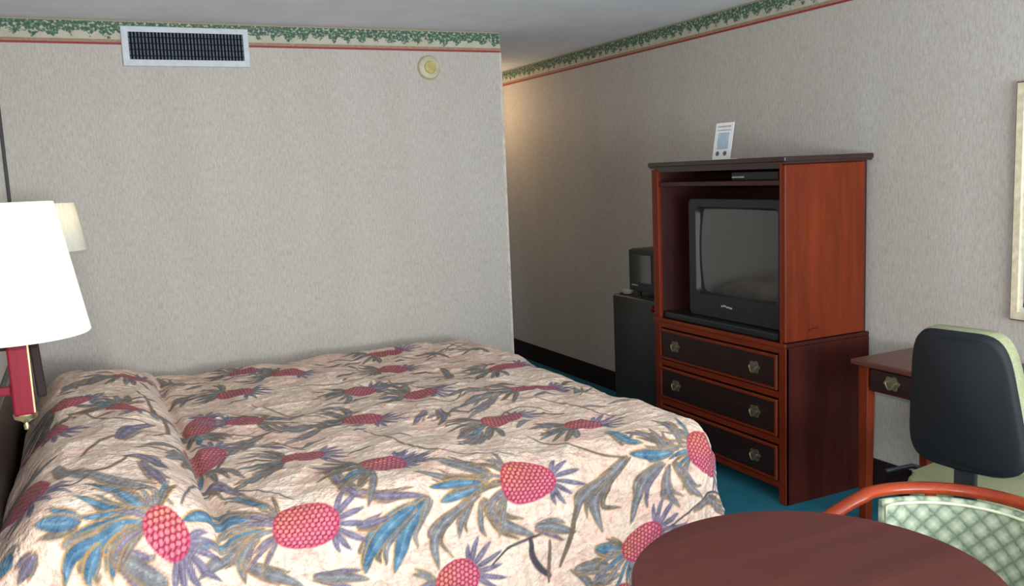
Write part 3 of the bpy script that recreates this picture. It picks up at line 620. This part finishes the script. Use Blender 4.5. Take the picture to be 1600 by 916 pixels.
for a, b in zip(rings, rings[1:]):
    n = len(a)
    for i in range(n): bm.faces.new((a[i], a[(i+1) % n], b[(i+1) % n], b[i]))
bm.faces.new(rings[-1]); tpart('housing', bm, M_black, smooth=True, angle=40)
bm = bmesh.new()
for k, (y, wd, dz) in enumerate(((3.535, .010, .0), (3.515, .022, .003), (3.490, .022, -.001), (3.466, .018, -.003))): box(bm, tvx-.002, tvx+.001, y-wd/2, y+wd/2, .872+dz-.004, .872+dz+.004, bev=.001)
tpart('badge', bm, M_silver)
tpart('control_flap', BX(tvx-.002, tvx+.002, 3.42, 3.57, .828, .846, bev=.001), M_black)
o = mesh_obj('swivel_tray', BX(AX+.012, AX+.45, AY0+.065, AY1-.075, .7655, .802, bev=.008), M_black)
tag(o, 'flat black tray under the television in the armoire', 'tray')
# slim set-top box above the television
st_ = thing('cable_box', 'slim black cable box on the upper shelf of the armoire', 'cable box', (AX+.05, 3.30, 1.5025))
mesh_obj('box_body', BX(0, .24, -.19, .13, 0, .042, bev=.004), M_black, st_)
mesh_obj('box_glint', BX(-.0015, .001, .04, .125, .014, .020), M_silver, st_)  # silver bar put in as a glint on the box front
# card on top of the armoire
cd = thing('tent_card', 'white printed information card leaning on top of the armoire', 'card', (2.93, 3.585, 1.6075), .12)
Mt = Matrix.Rotation(math.radians(11), 4, 'Y')
mesh_obj('card_panel', BX(-.0015, .0015, -.060, .060, 0.001, .185, M=Mt), M_paper, cd)
mesh_obj('card_foot', BX(-.002, .055, -.060, .060, 0, .0025), M_paper, cd)
M_print = plain('pale_blue_print', (164, 184, 196), .6); M_ink = plain('grey_ink', (96, 96, 104), .6); M_inkl = plain('pale_grey_ink', (172, 172, 170), .6)
mesh_obj('printed_panel', BX(-.0026, -.0016, -.038, .036, .052, .135, M=Mt), M_print, cd)
mesh_obj('printed_line', BX(-.0026, -.0016, -.045, .045, .162, .170, M=Mt), M_inkl, cd)
mesh_obj('printed_line', BX(-.0026, -.0016, -.045, .045, .145, .150, M=Mt), M_inkl, cd)
for y in (.028, -.022):
    bm = bmesh.new(); lathe(bm, [(0, 0), (.012, 0), (.012, .001), (0, .001)], 16, Mt @ Matrix.Translation((-.0016, y, .030)) @ Matrix.Rotation(-PI/2, 4, 'Y')); mesh_obj('printed_mark', bm, M_ink, cd)
# ------------------------------------------------------------------ fridge, microwave, dish
fx, fy0, fy1, fz = 2.900, 4.055, 4.590, .830
fg = thing('mini_fridge', 'black mini fridge standing between the armoire and the corridor', 'fridge', (fx, (fy0+fy1)/2, 0))
cy_ = (fy0+fy1)/2; hw_ = (fy1-fy0)/2
mesh_obj('cabinet', BX(.05, .43, -hw_, hw_, .02, fz, bev=.008), M_black, fg)
bm = bmesh.new(); box(bm, 0, .048, -hw_, hw_, .06, fz-.004, bev=.016, seg=4); mesh_obj('fridge_door', bm, M_fridge, fg, True, 40)
mesh_obj('kick_plate', BX(.03, .05, -hw_+.01, hw_-.01, .0, .056), M_black, fg)
mw = thing('microwave', 'small black microwave on top of the mini fridge', 'microwave', (fx+.03, 4.225, fz))
for x in (.04, .26):
    for y in (-.12, .17):
        bm = bmesh.new(); lathe(bm, [(.014, 0), (.016, .0295)], 14, Matrix.Translation((x, y, 0))); mesh_obj('foot', bm, M_black, mw)
mesh_obj('body', BX(.012, .32, -.16, .212, .03, .280, bev=.006), M_black, mw)
mesh_obj('oven_door', BX(-.004, .0115, -.05, .210, .034, .276, bev=.004), M_black, mw)
mesh_obj('door_window', BX(-.0065, -.0041, -.02, .182, .085, .250, bev=.002), M_glass, mw)
mesh_obj('control_panel', BX(-.003, .0115, -.158, -.053, .034, .276, bev=.003), M_tv, mw)
mesh_obj('oven_glint', BX(-.007, -.0041, .12, .18, .066, .071), M_silver, mw)  # silver sliver shaped as the glint below the door window
bm = bmesh.new(); lathe(bm, [(0, 0), (.026, 0), (.030, .004), (.044, .022), (.041, .022), (.028, .006), (0, .005)], 28); o = mesh_obj('small_dish', bm, plain('pale_grey_glaze', (158, 154, 148), .4), None, True, 40); o.location = (2.96, 4.505, fz)
tag(o, 'small pale dish on the mini fridge beside the microwave', 'dish')
# ------------------------------------------------------------------ desk
DX0, DX1, DY0, DY1, DZ = 2.895, 3.335, 1.42, 2.700, .746
dk = thing('desk', 'cherry writing desk against the right wall beside the armoire', 'desk', (DX0, DY1, 0))
def dpart(name, bm, m, parent=None, **k):
    bmesh.ops.translate(bm, vec=(-DX0, -DY1, 0), verts=bm.verts); return mesh_obj(name, bm, m, parent or dk, **k)
dpart('desk_top', BX(DX0-.012, DX1, DY0, DY1, DZ-.024, DZ, bev=.006, seg=3), M_desk)
for x in (DX0+.008, DX1-.06):
    for y in (DY0+.02, DY1-.075):
        bm = bmesh.new(); v = box(bm, x, x+.048, y, y+.05, 0, DZ-.0245, bev=.003)
        for q in bm.verts:
            if q.co.z < .3: q.co.x += (x+.024-q.co.x)*.25; q.co.y += (y+.025-q.co.y)*.25
        dpart('leg', bm, M_deskleg)
dpart('apron', BX(DX0+.020, DX0+.036, DY0+.07, DY1-.075, .618, DZ-.0245), M_chest)
dpart('side_apron', BX(DX0+.056, DX1-.06, DY1-.06, DY1-.04, .618, DZ-.0245), M_chest)
dpart('side_apron', BX(DX0+.056, DX1-.06, DY0+.04, DY0+.06, .618, DZ-.0245), M_chest)
dpart('back_apron', BX(DX1-.04, DX1-.025, DY0+.07, DY1-.075, .618, DZ-.0245), M_chest)
bm = bmesh.new(); box(bm, DX0+.008, DX0+.0198, 2.10, 2.61, .630, .714, bev=.003); dd_ = dpart('drawer', bm, M_drawer)
dpart('drawer_pull', pull(None, 2.50, .672, DX0+.0075), M_brassd, dd_, smooth=True, angle=40)
dpart('drawer_pull', pull(None, 2.20, .672, DX0+.0075), M_brassd, dd_, smooth=True, angle=40)
# ------------------------------------------------------------------ picture on the right wall
pc = thing('picture_frame', 'pale framed picture cut off by the right edge of the photo, on the right wall', 'picture', (W, 2.30, .918))
bm = bmesh.new(); hh = .931; ww = .95
ringframe(bm, 0, -ww, 0, 0, hh, .028, .028, .028, .028, -.001, -.026)
mesh_obj('frame', bm, M_cream, pc)
bm = bmesh.new(); ringframe(bm, 0, -ww-.004, .004, -.004, hh+.004, .0035, .0035, .0035, .0035, -.001, -.020, .001); mesh_obj('outer_edge', bm, M_stile, pc)
mesh_obj('mat_board', BX(-.008, -.002, -ww+.02, -.02, .02, hh-.02), plain('ivory_mat', (206, 204, 190), .7), pc)
s = NT('abstract_landscape_print'); v = s.coord((1, 2, 6)); n = s.noise(v, 4, 4, .6)
mesh_obj('print', BX(-.0095, -.0078, -ww+.08, -.045, .05, .46), s.fin(s.ramp(n, [(.35, (60, 34, 34)), (.5, (170, 140, 126)), (.65, (120, 84, 80))]), .5), pc)
# ------------------------------------------------------------------ round table
tb = thing('round_table', 'round mahogany pedestal table at the foot of the bed', 'table', (1.279, 1.287, 0))
bm = bmesh.new(); lathe(bm, [(0, .712), (.352, .712), (.362, .716), (.3695, .722), (.3705, .730), (.3695, .736), (.366, .740), (0, .740)], 96); mesh_obj('table_top', bm, M_table, tb, True, 40)
bm = bmesh.new(); lathe(bm, [(.14, .711), (.14, .695), (.05, .68), (.035, .62), (.032, .30), (.045, .12), (.05, .075)], 32); mesh_obj('pedestal', bm, M_cap, tb, True, 40)
for k in range(4):
    a = k*PI/2+.78; bm = bmesh.new()
    tube(bm, [(.03*math.cos(a), .03*math.sin(a), .10), (.13*math.cos(a), .13*math.sin(a), .075), (.24*math.cos(a), .24*math.sin(a), .035), (.27*math.cos(a), .27*math.sin(a), .018)], [.026, .024, .020, .016], 10, flat=1.1)
    mesh_obj('foot', bm, M_cap, tb, True)
# ------------------------------------------------------------------ barrel chair
CHX, CHY = 1.748, 1.325
ch = thing('barrel_chair', 'wooden hoop-backed chair with pale green scale-pattern upholstery at the round table', 'chair', (CHX, CHY, 0), 0)
RR = .250
def hoop(th, r=0.0):     # th from the middle of the back; past 95 degrees the arms run forward, flaring a little
    q = math.radians(th); a = abs(th)
    if a <= 95: return (math.cos(q)*(RR+r), math.sin(q)*(RR+r))
    k = (a-95)/45; sg = 1 if th > 0 else -1; q = math.radians(95)
    return (math.cos(q)*(RR+r)-.20*k, sg*(math.sin(q)*(RR+r)+.075*k))
def railz(th):
    a = abs(th); k = min(1, max(0, (a-88)/40)); return .736-.072*k*k*(3-2*k)
pts = []
for th in np.linspace(-140, 140, 81): x, y = hoop(th); pts.append((x, y, railz(th)))
bm = bmesh.new(); tube(bm, pts, .021, 14, flat=.72); mesh_obj('top_rail', bm, M_rail, ch, True)
# upholstered back
def back_panel():
    bm = bmesh.new(); uv = bm.loops.layers.uv.new('UVMap'); th = np.linspace(-84, 84, 45); zs = [0, .03, .08, .14, .20, .25, .275, .29]
    rows = {}
    for side in (0, 1):
        for i, t in enumerate(th):
            for j, z in enumerate(zs):
                e = min(1, (84-abs(t))/6, j/1.2 if j < 2 else 1, (len(zs)-1-j)/1.2 if j > 5 else 1)
                r = (-.034 if side == 0 else -.004)+(.012*(1-e) if side == 0 else -.006*(1-e))
                x, y = hoop(t, r); rows[side, i, j] = (bm.verts.new((x, y, railz(t)-.018-.29+z)), t*PI/180*RR, z)
    def q(vs):
        f = bm.faces.new([v[0] for v in vs])
        for lp, v in zip(f.loops, vs): lp[uv].uv = (v[1], v[2])
    nI, nJ = len(th), len(zs)
    for side in (0, 1):
        for i in range(nI-1):
            for j in range(nJ-1): q([rows[side, i, j], rows[side, i+1, j], rows[side, i+1, j+1], rows[side, i, j+1]])
    for i in range(nI-1):
        for j in (0, nJ-1): q([rows[0, i, j], rows[0, i+1, j], rows[1, i+1, j], rows[1, i, j]])
    for j in range(nJ-1):
        for i in (0, nI-1): q([rows[0, i, j], rows[0, i, j+1], rows[1, i, j+1], rows[1, i, j]])
    return bm
mesh_obj('back_panel', back_panel(), M_scale, ch, True, 60)
pp = [(*hoop(t, -.034), railz(t)-.018-.286) for t in np.linspace(-84, 84, 30)]
pu = [(*hoop(t, -.036), railz(t)-.026) for t in np.linspace(84, -84, 30)]
bm = bmesh.new(); tube(bm, pp+pu, .0042, 6, closed=True); mesh_obj('piping', bm, plain('cream_piping', (204, 208, 176), .8), ch, True)
bm = bmesh.new(); lathe(bm, [(0, .395), (.20, .395), (.222, .41), (.228, .435), (.214, .46), (.17, .474), (0, .478)], 48); mesh_obj('seat', bm, M_scale, ch, True, 60)
bm = bmesh.new(); lathe(bm, [(0, .35), (.225, .35), (.230, .36), (.230, .39), (.225, .394), (0, .394)], 48); mesh_obj('seat_ring', bm, M_rail, ch, True, 40)
for th in (-132, -50, 50, 132):
    x, y = hoop(th, -.002 if abs(th) > 90 else .006); z1 = railz(th)-.012 if abs(th) > 90 else railz(th)-.012
    x2, y2 = (x*1.0, y*1.0)
    bm = bmesh.new(); tube(bm, [(x*1.04, y*1.04, 0), (x*1.0, y*1.0, .36), (x, y, z1)], [.013, .017, .014], 12); mesh_obj('leg', bm, M_rail, ch, True)
# ------------------------------------------------------------------ office chair
OX, OY = 2.548, 1.776
oc = thing('office_chair', 'armless office chair with black plastic back shell and pale olive cushions', 'office chair', (OX, OY, 0), math.radians(8))
def shell_outline(s=1.0, top=.140, bot=.193, z0=.0, z1=.44):
    out = []; n = 40
    cz = (z0+z1)/2; hz = (z1-z0)/2
    for k in range(n):
        a = 2*PI*k/n; c_, s_ = math.cos(a), math.sin(a); e = 2/5.2
        u = math.copysign(abs(c_)**e, c_); v = math.copysign(abs(s_)**e, s_)
        w_ = top+(bot-top)*(1-(v+1)/2)
        out.append((u*w_*s, cz+v*hz*s))
    return out
Mb = Matrix.Translation((-.215, 0, .635)) @ Matrix.Rotation(math.radians(-7), 4, 'Y')
def slab(outs, xs):
    bm = bmesh.new(); rings = [[bm.verts.new((x, u, v)) for u, v in o_] for o_, x in zip(outs, xs)]
    for a, b in zip(rings, rings[1:]):
        n = len(a)
        for i in range(n): bm.faces.new((a[i], a[(i+1) % n], b[(i+1) % n], b[i]))
    bm.faces.new(rings[0]); bm.faces.new(rings[-1])
    # curve the back around the sitter
    for v in bm.verts: v.co.x += .9*v.co.y**2
    bmesh.ops.transform(bm, matrix=Mb, verts=bm.verts); return bm
mesh_obj('back_shell', slab([shell_outline(.93), shell_outline(.985), shell_outline(1.0)], [-.022, -.014, 0]), M_shell, oc, True, 50)
mesh_obj('back_cushion', slab([shell_outline(.99), shell_outline(1.01), shell_outline(1.0), shell_outline(.9)], [.001, .015, .045, .062]), M_cushion, oc, True, 50)
bm = bmesh.new(); box(bm, -.206, -.190, -.035, .035, .43, .66, bev=.006); box(bm, -.206, .02, -.035, .035, .400, .430, bev=.006); mesh_obj('back_support', bm, M_black, oc)
bm = bmesh.new(); prism(bm, rrect(-.19, .27, -.235, .235, .09, 8), 2, .475, .545, bev=.024); mesh_obj('seat_cushion', bm, M_cushion, oc, True, 50)
bm = bmesh.new(); prism(bm, rrect(-.185, .265, -.23, .23, .09, 8), 2, .452, .474, bev=.006); mesh_obj('seat_pan', bm, M_black, oc, True, 50)
bm = bmesh.new(); tube(bm, [(.11, .10, .448), (.105, .21, .452), (.10, .29, .485), (.06, .335, .500), (-.059, .356, .503)], .009, 8); mesh_obj('tilt_lever', bm, M_black, oc, True)
bm = bmesh.new(); lathe(bm, [(.03, .08), (.03, .25), (.018, .255), (.018, .451)], 20); mesh_obj('gas_column', bm, M_black, oc, True, 40)
for k in range(5):
    a = k*2*PI/5+.3; bm = bmesh.new(); tube(bm, [(.02*math.cos(a), .02*math.sin(a), .10), (.15*math.cos(a), .15*math.sin(a), .095), (.28*math.cos(a), .28*math.sin(a), .066)], [.026, .020, .014], 8); b = mesh_obj('base_arm', bm, M_black, oc, True)
    bm = bmesh.new()
    for s_ in (-.016, .016):
        lathe(bm, [(0, -.009), (.024, -.009), (.027, -.005), (.027, .005), (.024, .009), (0, .009)], 18, Matrix.Translation((.285*math.cos(a)-s_*math.sin(a), .285*math.sin(a)+s_*math.cos(a), .027)) @ Matrix.Rotation(a, 4, 'Z') @ Matrix.Rotation(PI/2, 4, 'X'))
    mesh_obj('castor', bm, M_black, b, True, 40)
# ------------------------------------------------------------------ light
def light(name, typ, loc, energy, color, rot=(0, 0, 0), **k):
    l = bpy.data.lights.new(name, typ); l.energy = energy; l.color = color
    for a, v in k.items(): setattr(l, a, v)
    o = bpy.data.objects.new(name, l); o.location = loc; o.rotation_euler = rot; C.objects.link(o); return o
light('window_daylight', 'AREA', (1.65, YN-.2, 1.46), 112, (.90, .95, 1.0), (PI/2, 0, 0), shape='RECTANGLE', size=2.5, size_y=1.4)
light('ceiling_fill', 'AREA', (1.65, YN-.25, 1.0), 190, (.88, .94, 1.0), (PI/2+.75, 0, 0), shape='RECTANGLE', size=2.5, size_y=.9)  # added upward fill, low outside the window, to brighten the ceiling
light('camera_flash', 'AREA', (-.03, .03, 1.68), 32, (1, .98, .94), (math.radians(84), 0, -.40), shape='DISK', size=.05)
light('corridor_lamp', 'POINT', (2.9, 6.9, 2.1), 9, (1, .68, .40), shadow_soft_size=.12)
w = bpy.data.worlds.new('sky'); bpy.context.scene.world = w; w.use_nodes = True
bg = w.node_tree.nodes['Background']; bg.inputs[0].default_value = (.75, .87, 1, 1); bg.inputs[1].default_value = 1.0
# ------------------------------------------------------------------ camera
f_, yaw, pitch, roll, hc = 1387.35, .4503, -.1348, -.0435, 1.5882
cy, sy = math.cos(yaw), math.sin(yaw)
fw = Vector((sy*math.cos(pitch), cy*math.cos(pitch), math.sin(pitch))); rt = Vector((cy, -sy, 0)); up = rt.cross(fw)
r2 = rt*math.cos(roll)+up*math.sin(roll); u2 = -rt*math.sin(roll)+up*math.cos(roll)
cam = bpy.data.cameras.new('camera'); co = bpy.data.objects.new('camera', cam); C.objects.link(co)
cam.sensor_width = 36; cam.lens = f_/1600*36; cam.clip_start = .02
Mc = Matrix((r2, u2, -fw)).transposed().to_4x4(); Mc.translation = (0, 0, hc); co.matrix_world = Mc
sc = bpy.context.scene; sc.camera = co
sc.view_settings.view_transform = 'Standard'; sc.view_settings.look = 'None'; sc.view_settings.gamma = 1; sc.view_settings.use_curve_mapping = False
sc.view_settings.exposure = 0.0
